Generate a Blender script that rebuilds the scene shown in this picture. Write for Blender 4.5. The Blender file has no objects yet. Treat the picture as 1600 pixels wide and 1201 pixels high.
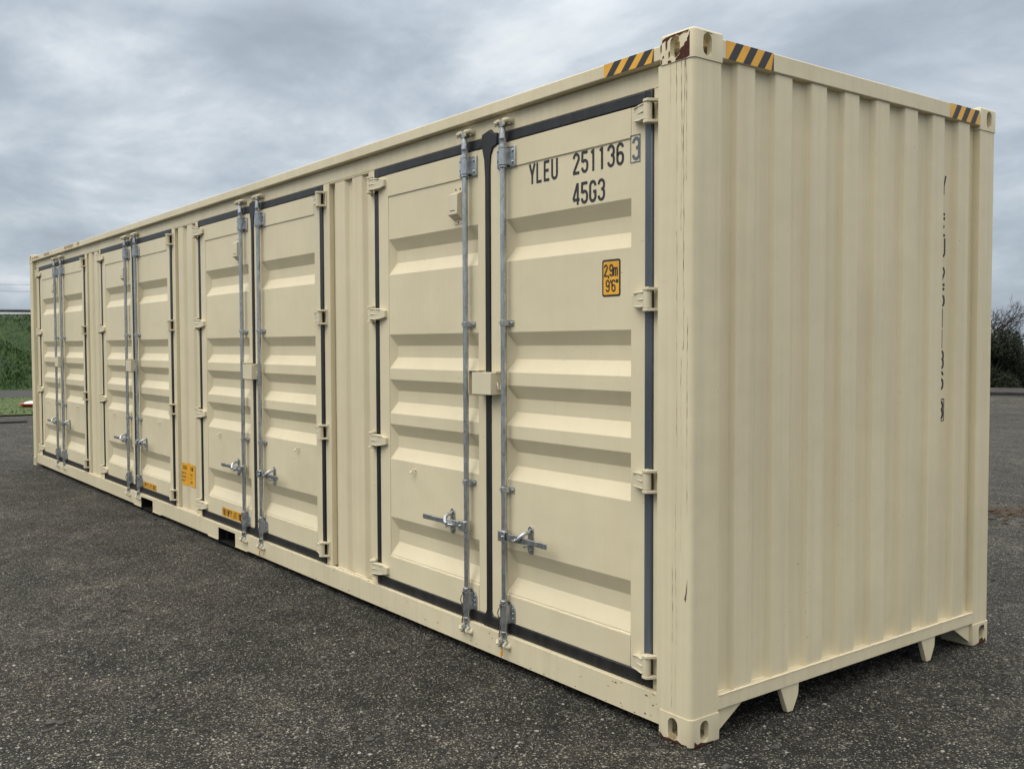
import bpy, math, random
from math import sin, cos, pi, radians
from mathutils import Vector, Matrix, noise
random.seed(7)
S = bpy.context.scene
C = S.collection

# ------------------------------------------------------------------ camera
CAM = Vector((2.68386, -2.94557, 1.64319))
yaw, pit, rol = 2.4912364, -0.0402079, -0.0032485
fw = Vector((cos(pit)*cos(yaw), cos(pit)*sin(yaw), sin(pit)))
rt = Vector((sin(yaw), -cos(yaw), 0)); up = rt.cross(fw)
r2 = rt*cos(rol)+up*sin(rol); u2 = up*cos(rol)-rt*sin(rol)
cd = bpy.data.cameras.new('camera'); cam = bpy.data.objects.new('camera', cd); C.objects.link(cam)
cam.matrix_world = Matrix(((r2.x, u2.x, -fw.x, CAM.x), (r2.y, u2.y, -fw.y, CAM.y), (r2.z, u2.z, -fw.z, CAM.z), (0, 0, 0, 1)))
cd.sensor_width = 36; cd.lens = 36*1535.63/1600; cd.clip_end = 3000; cd.clip_start = .05
S.camera = cam

# ------------------------------------------------------------------ view, sky, sun
S.view_settings.view_transform = 'Standard'; S.view_settings.look = 'None'
S.view_settings.gamma = 1; S.view_settings.exposure = 0.05
SUN_EL, SUN_AZ = radians(52), radians(-100)          # direction towards the hidden sun, azimuth from +x
W = bpy.data.worlds.new('World'); S.world = W; W.use_nodes = True
nt = W.node_tree; N = nt.nodes; L = nt.links
for n in list(N): N.remove(n)
def wn(t, **k):
    n = N.new(t)
    for a, b in k.items(): setattr(n, a, b)
    return n
out = wn('ShaderNodeOutputWorld'); bg = wn('ShaderNodeBackground'); L.new(bg.outputs[0], out.inputs[0])
sky = wn('ShaderNodeTexSky', sky_type='NISHITA', sun_disc=False)
sky.sun_elevation = SUN_EL; sky.sun_rotation = pi/2-SUN_AZ; sky.air_density = 1; sky.dust_density = 4
tc = wn('ShaderNodeTexCoord'); sep = wn('ShaderNodeSeparateXYZ'); L.new(tc.outputs['Generated'], sep.inputs[0])
def wmath(op, a, b=None, c=None):
    n = wn('ShaderNodeMath', operation=op)
    for i, v in enumerate((a, b, c)):
        if v is None: continue
        if isinstance(v, (int, float)): n.inputs[i].default_value = v
        else: L.new(v, n.inputs[i])
    return n.outputs[0]
zc = wmath('MAXIMUM', sep.outputs[2], 0.0)
den = wmath('ADD', zc, 0.30)
cmb = wn('ShaderNodeCombineXYZ')
L.new(wmath('DIVIDE', sep.outputs[0], den), cmb.inputs[0]); L.new(wmath('DIVIDE', sep.outputs[1], den), cmb.inputs[1])
CLOUD_OFF = (1.9, 7.5, 4.7)
mp = wn('ShaderNodeMapping'); mp.inputs['Location'].default_value = CLOUD_OFF; L.new(cmb.outputs[0], mp.inputs[0])
n1 = wn('ShaderNodeTexNoise'); n1.inputs['Scale'].default_value = 2.1; n1.inputs['Detail'].default_value = 11; n1.inputs['Roughness'].default_value = .57; n1.inputs['Distortion'].default_value = .25
L.new(mp.outputs[0], n1.inputs['Vector'])
n2 = wn('ShaderNodeTexNoise'); n2.inputs['Scale'].default_value = 0.75; n2.inputs['Detail'].default_value = 4; n2.inputs['Roughness'].default_value = .5
L.new(mp.outputs[0], n2.inputs['Vector'])
cl = wmath('ADD', wmath('MULTIPLY', n1.outputs[0], .62), wmath('MULTIPLY', n2.outputs[0], .38))
cr = wn('ShaderNodeValToRGB'); L.new(cl, cr.inputs[0])
e = cr.color_ramp; e.interpolation = 'B_SPLINE'
e.elements[0].position = .40; e.elements[0].color = (.42, .475, .55, 1)
e.elements[1].position = .655; e.elements[1].color = (1.02, 1.08, 1.12, 1)
for p_, c_ in ((.465, (.49, .58, .655, 1)), (.525, (.63, .70, .775, 1)), (.58, (.84, .90, .95, 1))):
    x = e.elements.new(p_); x.color = c_
# the overcast dome is about three times brighter overhead than at the horizon
zf = wmath('MULTIPLY', wmath('MAXIMUM', wmath('SUBTRACT', zc, .30), 0.0), 1.43)
zen = wmath('MULTIPLY_ADD', wmath('POWER', zf, .9), 2.65, .92)
white = wn('ShaderNodeMix', data_type='RGBA', blend_type='MIX'); L.new(wmath('MINIMUM', wmath('MULTIPLY', zf, 2.5), 1.0), white.inputs[0]); white.inputs[7].default_value = (.74, .715, .68, 1)
mixc = wn('ShaderNodeMix', data_type='RGBA', blend_type='MIX'); mixc.inputs[0].default_value = .12
skm = wn('ShaderNodeVectorMath', operation='SCALE'); skm.inputs['Scale'].default_value = .09; L.new(sky.outputs[0], skm.inputs[0])
L.new(cr.outputs[0], mixc.inputs[6]); L.new(skm.outputs[0], mixc.inputs[7])
scl = wn('ShaderNodeVectorMath', operation='SCALE'); L.new(mixc.outputs[2], white.inputs[6]); L.new(white.outputs[2], scl.inputs[0]); L.new(zen, scl.inputs['Scale'])
L.new(scl.outputs[0], bg.inputs[0]); bg.inputs[1].default_value = 1.0
sd = bpy.data.lights.new('sun', 'SUN'); sd.energy = 1.15; sd.angle = radians(40); sd.color = (1, .95, .87)
so = bpy.data.objects.new('sun', sd); C.objects.link(so)
so.rotation_euler = Vector((cos(SUN_EL)*cos(SUN_AZ), cos(SUN_EL)*sin(SUN_AZ), sin(SUN_EL))).to_track_quat('Z', 'Y').to_euler()

# ------------------------------------------------------------------ materials
class Mat:
    def __init__(s, name, rough=.5, metal=0, spec=.5):
        s.m = bpy.data.materials.new(name); s.m.use_nodes = True
        s.n = s.m.node_tree.nodes; s.l = s.m.node_tree.links
        s.b = s.n['Principled BSDF']; s.b.inputs['Roughness'].default_value = rough; s.b.inputs['Metallic'].default_value = metal
        s.b.inputs['Specular IOR Level'].default_value = spec
        s.pos = s.n.new('ShaderNodeNewGeometry').outputs['Position']
    def map(s, scale):
        n = s.n.new('ShaderNodeMapping'); n.inputs['Scale'].default_value = scale if isinstance(scale, tuple) else (scale,)*3
        s.l.new(s.pos, n.inputs[0]); return n.outputs[0]
    def noise(s, scale, detail=4, rough=.55, dist=0):
        n = s.n.new('ShaderNodeTexNoise'); n.inputs['Scale'].default_value = 1; n.inputs['Detail'].default_value = detail
        n.inputs['Roughness'].default_value = rough; n.inputs['Distortion'].default_value = dist
        s.l.new(s.map(scale), n.inputs['Vector']); return n.outputs[0]
    def voro(s, scale, feature='F1'):
        n = s.n.new('ShaderNodeTexVoronoi'); n.feature = feature; n.inputs['Scale'].default_value = 1
        s.l.new(s.map(scale), n.inputs['Vector']); return n
    def ramp(s, v, *stops, interp='LINEAR'):
        n = s.n.new('ShaderNodeValToRGB'); s.l.new(v, n.inputs[0]); e = n.color_ramp; e.interpolation = interp
        def col(c): return (c[0], c[1], c[2], 1) if isinstance(c, tuple) else (c, c, c, 1)
        e.elements[0].position = stops[0][0]; e.elements[0].color = col(stops[0][1])
        e.elements[1].position = stops[-1][0]; e.elements[1].color = col(stops[-1][1])
        for p, c in stops[1:-1]: x = e.elements.new(p); x.color = col(c)
        return n.outputs[0]
    def mix(s, fac, a, b, mode='MIX'):
        n = s.n.new('ShaderNodeMix'); n.data_type = 'RGBA'; n.blend_type = mode
        for i, v in ((0, fac), (6, a), (7, b)):
            if isinstance(v, (int, float)): n.inputs[i].default_value = v if i == 0 else (v, v, v, 1)
            elif isinstance(v, tuple): n.inputs[i].default_value = (v[0], v[1], v[2], 1)
            else: s.l.new(v, n.inputs[i])
        return n.outputs[2]
    def math(s, op, a, b=0.0):
        n = s.n.new('ShaderNodeMath'); n.operation = op
        for i, v in enumerate((a, b)):
            if isinstance(v, (int, float)): n.inputs[i].default_value = v
            else: s.l.new(v, n.inputs[i])
        return n.outputs[0]
    def color(s, c):
        if isinstance(c, tuple): s.b.inputs['Base Color'].default_value = (c[0], c[1], c[2], 1)
        else: s.l.new(c, s.b.inputs['Base Color'])
        return s
    def rough(s, v): s.l.new(v, s.b.inputs['Roughness']); return s
    def bump(s, v, strength=.3, dist=.01):
        n = s.n.new('ShaderNodeBump'); n.inputs['Strength'].default_value = strength; n.inputs['Distance'].default_value = dist
        s.l.new(v, n.inputs['Height']); s.l.new(n.outputs[0], s.b.inputs['Normal']); return s

def paint(name, base, dirt=1.0, streak=.20, tan=.14):
    m = Mat(name, .42, 0, .4)
    st = m.ramp(m.noise((26, 26, .5), 5, .6), (.42, 0), (.72, 1))
    bl = m.ramp(m.noise(1.3, 4), (.3, .93), (.7, 1.05))
    c = m.mix(1.0, base, bl, 'MULTIPLY')
    c = m.mix(m.math('MULTIPLY', st, streak), c, (base[0]*.62, base[1]*.60, base[2]*.56))
    tn = m.ramp(m.noise((5, 5, .35), 5, .6), (.5, 0), (.72, 1)); c = m.mix(m.math('MULTIPLY', tn, tan), c, (.50, .37, .19))
    cl = m.ramp(m.noise((2.6, 2.6, 1.1), 5, .62, .6), (.40, 0), (.68, 1)); c = m.mix(m.math('MULTIPLY', cl, .10), c, (base[0]*.72, base[1]*.75, base[2]*.78))
    sc = m.ramp(m.noise((30, 30, 90), 2, .5), (.73, 0), (.76, 1))      # small scuffs
    sc2 = m.ramp(m.noise(2.2, 2), (.5, 0), (.62, 1))
    c = m.mix(m.math('MULTIPLY', m.math('MULTIPLY', sc, sc2), .55*dirt), c, (.23, .19, .14))
    m.color(c)
    m.rough(m.ramp(m.noise(5, 4), (.3, .36), (.7, .56)))
    b = m.math('ADD', m.math('MULTIPLY', m.noise(4.5, 2), 1.0), m.math('MULTIPLY', m.noise(160, 2), .03))
    m.bump(b, .34, .012)
    return m.m
CREAM = (.655, .586, .407)
M = {}
M['paint'] = paint('cream container paint', CREAM)
M['door paint'] = paint('cream door paint', CREAM, 1.2, .05, .05)
M['paint2'] = paint('cream fitting paint', (.630, .573, .415), .6, .08, .12)
m = Mat('galvanised steel', .42, .9, .5)
sp = m.voro((90, 90, 30)); g = m.ramp(sp.outputs['Color'], (0, (.36, .385, .40)), (1, (.58, .605, .62)))
m.color(m.mix(m.ramp(m.noise((12, 12, 4), 4), (.4, 0), (.7, .6)), g, (.31, .33, .34))); m.rough(m.ramp(m.noise(40, 3), (.3, .24), (.7, .46)))
M['steel'] = m.m
m = Mat('black rubber seal', .42, 0, .4)
m.color(m.ramp(m.noise((20, 20, 3), 4), (.35, (.010, .0105, .011)), (.75, (.024, .0245, .026)))); m.bump(m.noise(25, 3), .15, .01); M['rubber'] = m.m
m = Mat('edge rubber', .35, 0, .5); m.color(m.ramp(m.noise((9, 9, 1.5), 4), (.35, (.05, .062, .075)), (.7, (.095, .113, .13)))); M['blue rubber'] = m.m  # blue-grey tone for the outer seal strip of one leaf
M['dark'] = Mat('dark underside steel', .85, 0, .2).color((.009, .0085, .008)).m
M['black'] = Mat('black vinyl', .45).color((.018, .018, .02)).m
M['grey vinyl'] = Mat('grey vinyl', .45).color((.10, .12, .135)).m
m = Mat('yellow vinyl', .4); m.color(m.ramp(m.noise(9, 4), (.3, (.66, .33, .025)), (.7, (.80, .42, .035)))); M['yellow'] = m.m
m = Mat('rust', .85, 0, .2); m.color(m.ramp(m.noise(70, 5, .65), (.3, (.035, .014, .010)), (.55, (.075, .028, .018)), (.75, (.14, .055, .028)))); m.bump(m.noise(150, 3), .4, .004); M['rust'] = m.m
m = Mat('rust stain', .7, 0, .2); m.color(m.ramp(m.noise((60, 60, 12), 4), (.35, (.30, .20, .10)), (.65, (.44, .33, .19)))); M['stain'] = m.m
m = Mat('grime line', .8, 0, .2); m.color(m.ramp(m.noise((40, 40, 16), 4), (.35, (.05, .04, .03)), (.65, (.16, .125, .085)))); M['grime'] = m.m
M['weld'] = Mat('cream weld bead', .4).color((.70, .62, .45)).m
m = Mat('bright bolt', .35, .9); m.color((.55, .58, .6)); M['bolt'] = m.m

# ground
m = Mat('asphalt millings', .8, 0, .35)
big = m.noise(.55, 6, .62)
c = m.ramp(big, (.32, (.027, .0255, .0205)), (.5, (.043, .0405, .0325)), (.68, (.068, .063, .050)))
br = m.ramp(m.noise(1.3, 5, .6), (.54, 0), (.70, 1)); c = m.mix(m.math('MULTIPLY', br, .40), c, (.062, .049, .032))
gr = m.ramp(m.noise(.9, 6, .68), (.60, 0), (.72, 1)); c = m.mix(m.math('MULTIPLY', gr, .28), c, (.040, .045, .019))
v1 = m.voro(165); v2 = m.voro(84); v3 = m.voro(40)
def cell(v, i=0):
    s_ = m.n.new('ShaderNodeSeparateColor'); m.l.new(v.outputs['Color'], s_.inputs[0]); return s_.outputs[i]
g1 = m.ramp(cell(v1), (0, .22), (.55, .70), (.80, 1.4), (.92, 2.8), (1, 5.2)); c = m.mix(1.0, c, g1, 'MULTIPLY')
pt = m.ramp(m.noise((2.2, 2.2, 2.2), 6, .66, .4), (.36, .62), (.5, 1.0), (.66, 1.42)); c = m.mix(1.0, c, pt, 'MULTIPLY')
pt = m.ramp(m.noise(9, 4, .6), (.34, .70), (.66, 1.30)); c = m.mix(1.0, c, pt, 'MULTIPLY')
g2 = m.ramp(cell(v2), (0, .55), (.7, 1.0), (1, 1.7)); c = m.mix(.9, c, g2, 'MULTIPLY')
def specks(c, v, thr, rad, colr, amt):
    a = m.math('GREATER_THAN', cell(v), thr); b_ = m.math('LESS_THAN', v.outputs['Distance'], rad)
    tint = m.mix(cell(v, 1), (colr[0]*.5, colr[1]*.46, colr[2]*.38), colr)
    return m.mix(m.math('MULTIPLY', m.math('MULTIPLY', a, b_), amt), c, tint)
c = specks(c, v1, .90, .47, (.50, .49, .43), .9)
c = specks(c, v2, .92, .41, (.38, .37, .34), .8)
c = specks(c, v3, .978, .34, (.17, .165, .15), .7)
m.color(c)
h = m.math('ADD', m.math('MULTIPLY', m.math('SUBTRACT', 1.0, v1.outputs['Distance']), .35), m.math('MULTIPLY', m.math('SUBTRACT', 1.0, v2.outputs['Distance']), .8))
h = m.math('ADD', h, m.math('MULTIPLY', m.noise(22, 5, .65), 2.6))
h = m.math('ADD', h, m.math('MULTIPLY', m.noise(5, 5, .62), 9.0))
h = m.math('ADD', h, m.math('MULTIPLY', m.noise(11, 3, .6, .5), 4.0))
m.bump(h, 1.0, .018); M['ground'] = m.m
def leafy(name, a, b, c_, sc=3):
    m = Mat(name, .7, 0, .25); m.color(m.ramp(m.noise(sc, 5, .65), (.3, a), (.52, b), (.72, c_))); return m
m = leafy('grass base', (.007, .025, .004), (.015, .044, .006), (.038, .066, .011), 2.5); m.bump(m.noise(14, 5, .7), .8, .08); M['turf'] = m.m
M['blade'] = leafy('grass blade', (.007, .027, .004), (.016, .050, .006), (.046, .074, .013), 1.6).m
m = leafy('verge', (.034, .060, .011), (.052, .084, .015), (.080, .105, .026), 1.5); m.bump(m.noise(25, 4), .6, .03); M['verge'] = m.m
M['leaf'] = leafy('dark evergreen leaf', (.008, .013, .007), (.014, .022, .010), (.030, .036, .018), 2.2).m
m = Mat('bark', .9, 0, .2); m.color(m.ramp(m.noise((8, 8, 3), 4), (.3, (.022, .019, .016)), (.7, (.05, .044, .038)))); M['bark'] = m.m
m = Mat('lane', .9); m.color(m.ramp(m.noise(2, 4), (.3, (.017, .0185, .017)), (.7, (.027, .029, .025)))); M['lane'] = m.m
m = Mat('weathered timber', .85); m.color(m.ramp(m.noise((3, 3, 12), 4), (.3, (.016, .014, .013)), (.7, (.034, .031, .030)))); M['timber'] = m.m
m = Mat('dull rail steel', .6, .3); m.color(m.ramp(m.noise(2, 3), (.3, (.045, .055, .06)), (.7, (.075, .085, .09)))); M['rail'] = m.m
M['white'] = Mat('white paint', .5).color((.72, .73, .74)).m
m = Mat('red plastic', .45); m.color(m.ramp(m.noise(3, 3), (.3, (.42, .035, .03)), (.7, (.55, .06, .05)))); M['red'] = m.m
M['wire'] = Mat('cable', .7).color((.05, .05, .055)).m
m = Mat('stone pale', .85); m.color(m.ramp(m.noise(6, 2), (.3, (.16, .15, .13)), (.7, (.36, .345, .31)))); M['stone pale'] = m.m
m = Mat('stone dark', .85); m.color(m.ramp(m.noise(9, 2), (.3, (.028, .027, .025)), (.7, (.075, .071, .065)))); M['stone dark'] = m.m
m = Mat('dry soil', .95); m.color(m.ramp(m.noise(14, 5, .7), (.3, (.026, .019, .0115)), (.7, (.062, .047, .028)))); m.bump(m.noise(40, 4), .8, .02); M['soil'] = m.m

# ------------------------------------------------------------------ mesh builder
class MB:
    def __init__(s): s.v = []; s.f = []; s.mi = []; s.mats = []
    def mat(s, k):
        if k not in s.mats: s.mats.append(k)
        return s.mats.index(k)
    def face(s, pts, k):
        i = len(s.v); s.v += [tuple(p) for p in pts]; s.f.append(tuple(range(i, i+len(pts)))); s.mi.append(s.mat(k))
    def mesh(s, vs, fs, k):
        i = len(s.v); s.v += [tuple(p) for p in vs]; q = s.mat(k)
        for f in fs: s.f.append(tuple(i+a for a in f)); s.mi.append(q)
    def box(s, x0, x1, y0, y1, z0, z1, k):
        x0, x1 = sorted((x0, x1)); y0, y1 = sorted((y0, y1)); z0, z1 = sorted((z0, z1))
        v = [(x, y, z) for z in (z0, z1) for y in (y0, y1) for x in (x0, x1)]
        s.mesh(v, [(0, 2, 3, 1), (4, 5, 7, 6), (0, 1, 5, 4), (2, 6, 7, 3), (0, 4, 6, 2), (1, 3, 7, 5)], k)
    def prism(s, poly, axis, a0, a1, k):
        n = len(poly)
        def P(u, w, a): return {'x': (a, u, w), 'y': (u, a, w), 'z': (u, w, a)}[axis]
        v = [P(u, w, a0) for u, w in poly]+[P(u, w, a1) for u, w in poly]
        ar = sum(poly[i][0]*poly[(i+1) % n][1]-poly[(i+1) % n][0]*poly[i][1] for i in range(n))
        fl = (ar > 0) != (axis == 'y')
        if a1 < a0: fl = not fl
        f = [tuple(range(n))[::-1], tuple(range(n, 2*n))]+[(i, (i+1) % n, n+(i+1) % n, n+i) for i in range(n)]
        s.mesh(v, f if fl else [q[::-1] for q in f], k)
    def tube(s, pts, r, k, seg=10, cap=True):
        pts = [Vector(p) for p in pts]; n = len(pts); rs = r if isinstance(r, (list, tuple)) else [r]*n
        v = []; f = []; ref = None
        for i, p in enumerate(pts):
            t = (pts[min(i+1, n-1)]-pts[max(i-1, 0)]).normalized()
            if ref is None: ref = t.orthogonal().normalized()
            ref = (ref-t*ref.dot(t)).normalized(); b = t.cross(ref)
            for j in range(seg):
                a = 2*pi*j/seg; v.append(p+(ref*cos(a)+b*sin(a))*rs[i])
        for i in range(n-1):
            for j in range(seg):
                a, b2 = i*seg+j, i*seg+(j+1) % seg; f.append((a, b2, b2+seg, a+seg))
        if cap: f.append(tuple(range(seg))[::-1]); f.append(tuple(range((n-1)*seg, n*seg)))
        s.mesh(v, f, k)
    def ribbon(s, pts, w, O, U, V, Nn, k, lift=0.0):
        """flat stroke: 2-D polyline pts (metres) with width w (or list), laid on the plane O + u U + v V, raised by lift along Nn"""
        n = len(pts); ws = w if isinstance(w, (list, tuple)) else [w]*n
        closed = (Vector(pts[0])-Vector(pts[-1])).length < 1e-6
        vs = []
        for i in range(n):
            p = Vector(pts[i])
            a = Vector(pts[i-1]) if i > 0 else (Vector(pts[-2]) if closed else None)
            b = Vector(pts[i+1]) if i < n-1 else (Vector(pts[1]) if closed else None)
            d1 = (p-a).normalized() if a is not None else None; d2 = (b-p).normalized() if b is not None else None
            if d1 is None: d1 = d2
            if d2 is None: d2 = d1
            n1 = Vector((-d1.y, d1.x)); n2 = Vector((-d2.y, d2.x)); mm = (n1+n2)
            mm = mm.normalized() if mm.length > 1e-6 else n1
            k_ = ws[i]/2/max(.45, mm.dot(n1))
            for sg in (1, -1):
                q = p+mm*k_*sg; vs.append(O+U*q.x+V*q.y+Nn*lift)
        fs = [(2*i, 2*i+1, 2*i+3, 2*i+2) for i in range(n-1)]
        # a millimetre of real film thickness is not visible: single skin facing Nn
        if (U.cross(V)).dot(Nn) < 0: fs = [f[::-1] for f in fs]
        s.mesh(vs, fs, k)
    def build(s, name, parent=None, loc=(0, 0, 0), bevel=0, sharp=32, seg=2, bang=40):
        me = bpy.data.meshes.new(name); me.from_pydata(s.v, [], s.f); me.update()
        for k in s.mats: me.materials.append(M[k])
        me.polygons.foreach_set('material_index', s.mi)
        me.polygons.foreach_set('use_smooth', [True]*len(s.f)); me.set_sharp_from_angle(angle=radians(sharp))
        o = bpy.data.objects.new(name, me); C.objects.link(o); o.location = loc
        if parent: o.parent = parent
        if bevel:
            b = o.modifiers.new('bevel', 'BEVEL'); b.width = bevel; b.segments = seg; b.limit_method = 'ANGLE'; b.angle_limit = radians(bang)
        return o
def tag(o, label=None, cat=None, group=None, kind=None):
    for k, v in (('label', label), ('category', cat), ('group', group), ('kind', kind)):
        if v: o[k] = v
    return o
def empty(name, loc): o = bpy.data.objects.new(name, None); C.objects.link(o); o.location = loc; return o

# ------------------------------------------------------------------ stencil lettering (condensed strokes, unit height)
def arc(cx, cy, rx, ry, a0, a1, n=8): return [(cx+rx*cos(radians(a0+(a1-a0)*i/n)), cy+ry*sin(radians(a0+(a1-a0)*i/n))) for i in range(n+1)]
w_ = .36; h_ = w_/2; q = .20
G = {
 'Y': [[(-.02, 1), (h_, .43)], [(w_+.02, 1), (h_, .43)], [(h_, .46), (h_, 0)]],
 'L': [[(0, 1), (0, .0)], [(-.06, .06), (w_-.02, .06)]],
 'E': [[(0, 1), (0, 0)], [(.06, .94), (w_, .94)], [(.06, .06), (w_, .06)], [(.06, .52), (w_-.05, .52)]],
 'U': [[(0, 1)]+arc(h_, q+.06, h_, q, 180, 360)+[(w_, 1)]],
 '2': [arc(h_, .94-q, h_, q, 180, -20)+[(0, .10)], [(-.06, .06), (w_+.04, .06)]],
 '5': [[(w_+.02, .94), (.02, .94)], [(.02, 1.0), (-.0, .50)], arc(h_, .40, h_, .17, 150, 0, 6)+arc(h_, .06+q, h_, q, 0, -180, 8)],
 '1': [[(h_, 0), (h_, 1)], [(h_-.02, .95), (h_-.14, .84)]],
 '3': [arc(h_, .94-.19, h_, .19, 180, 0)+arc(h_-.04, .64, h_+.04, .12, 0, -80, 4), arc(h_-.04, .40, h_+.04, .14, 80, 0, 4)+arc(h_, .06+.19, h_, .19, 0, -180)],
 '6': [arc(h_, .94-q, h_, q, 10, 180)+arc(h_, .06+q, h_, q, 180, 540-180)+arc(h_, .38, h_, .17, 0, 150, 6)],
 '9': [arc(h_, .06+q, h_, q, 190, 360)+arc(h_, .94-q, h_, q, 0, 180)+arc(h_, .62, h_, .17, 180, 330, 6)],
 '4': [[(w_-.08, 1), (w_-.08, 0)], [(w_-.10, .98), (-.04, .25)], [(-.05, .23), (w_+.05, .23)]],
 'G': [arc(h_, .94-q, h_, q, 0, 180)+arc(h_, .06+q, h_, q, 180, 360)+[(w_, .5)], [(w_+.06, .48), (h_+.02, .48)]],
 'm': [[(0, 0), (0, .72)], arc(.11, .55, .11, .12, 180, 0, 6)+[(.22, 0)], arc(.33, .55, .11, .12, 180, 0, 6)+[(.44, 0)]],
 ',': [[(.06, .10), (.06, -.02), (.0, -.16)]], "'": [[(.05, 1), (.05, .72)]], '"': [[(.03, 1), (.03, .72)], [(.19, 1), (.19, .72)]],
 'A': [[(-.02, 0), (h_, 1)], [(w_+.02, 0), (h_, 1)], [(.07, .3), (w_-.07, .3)]],
 'T': [[(-.03, .94), (w_+.03, .94)], [(h_, .94), (h_, 0)]],
 'N': [[(0, 0), (0, 1)], [(0, .98), (w_, .02)], [(w_, 0), (w_, 1)]],
 'F': [[(0, 1), (0, 0)], [(.06, .94), (w_, .94)], [(.06, .52), (w_-.05, .52)]],
 'O': [arc(h_, .94-q, h_, q, 0, 180)+arc(h_, .06+q, h_, q, 180, 360)+[(w_, .94-q)]],
 'R': [[(0, 1), (0, 0)], [(.0, .94)]+arc(w_-.18, .72, .18, .22, 90, -90, 8)+[(0, .50)], [(h_, .5), (w_+.02, 0)]],
 'P': [[(0, 1), (0, 0)], [(.0, .94)]+arc(w_-.18, .72, .18, .22, 90, -90, 8)+[(0, .50)]],
 'M': [[(0, 0), (0, 1)], [(0, .98), (h_, .35), (w_, .98)], [(w_, 1), (w_, 0)]],
 'I': [[(h_, 0), (h_, 1)]], 'D': [[(0, 0), (0, 1)], [(0, .94)]+arc(w_-.2, .5, .2, .44, 90, -90, 8)+[(0, .06)]],
 'C': [arc(h_, .94-q, h_, q, 0, 180)+arc(h_, .06+q, h_, q, 180, 360)], 'S': [arc(h_, .74, h_, .20, 20, 270, 8)+arc(h_, .27, h_, .21, 90, -160, 8)],
 'H': [[(0, 0), (0, 1)], [(w_, 0), (w_, 1)], [(0, .5), (w_, .5)]], 'W': [[(-.03, 1), (.09, 0), (h_, .8), (w_-.09, 0), (w_+.03, 1)]],
 '-': [[(.05, .45), (w_-.05, .45)]],
}
lift_n = [0]
def write(mb, txt, O, U, V, Nn, h, k, stroke=.14, pitch=.575, wide=1.0, base=.0008):
    """returns the advance; strokes are lifted by a tenth of a millimetre each so that none lie in one plane"""
    x = 0
    for ch in txt:
        if ch != ' ':
            for st in G[ch]:
                lift_n[0] = (lift_n[0]+1) % 9
                mb.ribbon([(x+(p[0]+.06)*h*wide, p[1]*h) for p in st], stroke*h, O, U, V, Nn, k, base+lift_n[0]*.00008)
        x += h*wide*({',': .22, "'": .2, '"': .36, 'm': .62, ' ': .5}.get(ch, pitch))
    return x
XA, YA, ZA = Vector((1, 0, 0)), Vector((0, 1, 0)), Vector((0, 0, 1))

# ================================================================== SETTING
LEN, WID, HT = 12.192, 2.40, 2.896
def gz(x, y):
    """ground height: gentle undulation, level under the container"""
    a = noise.fractal(Vector((x*.35, y*.35, 3)), 1, 2, 4)*.024+noise.noise(Vector((x*2.3, y*2.3, 9)))*.010
    d = max(-x-12.3, x-.1, -y-.1, y-2.5, 0)
    k = min(1, d/1.0)
    return a*k-(.006 if d > 0 else .0)*k
def axis_steps(a, b, fine, far):
    r = [a+i*fine for i in range(int((b-a)/fine)+1)]; st = fine
    lo, hi = [a], [b]
    while hi[-1] < far: st *= 1.35; hi.append(hi[-1]+st); lo.append(lo[-1]-st)
    return sorted(set(lo[1:]+r+hi[1:]))
gx = axis_steps(-15, 4.5, .13, 900); gy = axis_steps(-5, 9, .13, 900)
g = MB(); nx, ny = len(gx), len(gy)
g.mesh([(x, y, gz(x, y) if abs(x) < 120 and abs(y) < 120 else 0) for y in gy for x in gx],
       [(j*nx+i, j*nx+i+1, (j+1)*nx+i+1, (j+1)*nx+i) for j in range(ny-1) for i in range(nx-1)], 'ground')
tag(g.build('ground', sharp=180), kind='structure')

# loose gravel lying on the millings
def stone(mb, x, y, r, k, flat=.6):
    base = [(1, 0, 0), (-1, 0, 0), (0, 1, 0), (0, -1, 0), (0, 0, 1), (0, 0, -1)]
    mid = [(.7, .7, .1), (-.7, .7, .1), (-.7, -.7, .1), (.7, -.7, .1)]
    ang = random.random()*6.28; sx, sy = random.uniform(.7, 1.3), random.uniform(.6, 1.0); ca, sa = cos(ang), sin(ang)
    vs = []
    z0 = gz(x, y)
    ring = []
    for i in range(6):
        a = i*pi/3+random.uniform(-.3, .3); q_ = random.uniform(.75, 1.1); ring.append((cos(a)*q_*sx, sin(a)*q_*sy))
    for lv, sc_ in ((-.2, .9), (.35, .95), (.85, .5)):
        for (a, b) in ring: vs.append((x+(a*ca-b*sa)*r*sc_, y+(a*sa+b*ca)*r*sc_, z0+r*flat*lv+random.uniform(-.06, .06)*r))
    fs = [(l*6+i, l*6+(i+1) % 6, (l+1)*6+(i+1) % 6, (l+1)*6+i) for l in (0, 1) for i in range(6)]+[tuple(range(12, 18))]
    mb.mesh(vs, fs, k)
gv = MB()
def inview(x, y, z=0, mar=.12):
    d = Vector((x, y, z))-CAM; t = d.dot(fw)
    return t > 1.5 and abs(d.dot(r2)/t) < .521+mar and -.39-mar < d.dot(u2)/t < .39
cnt = 0
while cnt < 16000:
    t = random.random()**1.7*11+2.2; a = random.uniform(-.68, .68)
    x = CAM.x+fw.x*t+rt.x*t*a; y = CAM.y+fw.y*t+rt.y*t*a
    if -12.3 < x < .02 and -.02 < y < 2.42: 
        if random.random() < .8: continue
    r = random.choice((.003, .004, .005, .006, .008, .010, .012))*random.uniform(.7, 1.3)
    if random.random() < .03: r = random.uniform(.013, .026)
    stone(gv, x, y, r, 'stone pale' if random.random() < .36 and r < .0105 else 'stone dark'); cnt += 1
tag(gv.build('gravel', sharp=50), kind='stuff')

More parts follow.
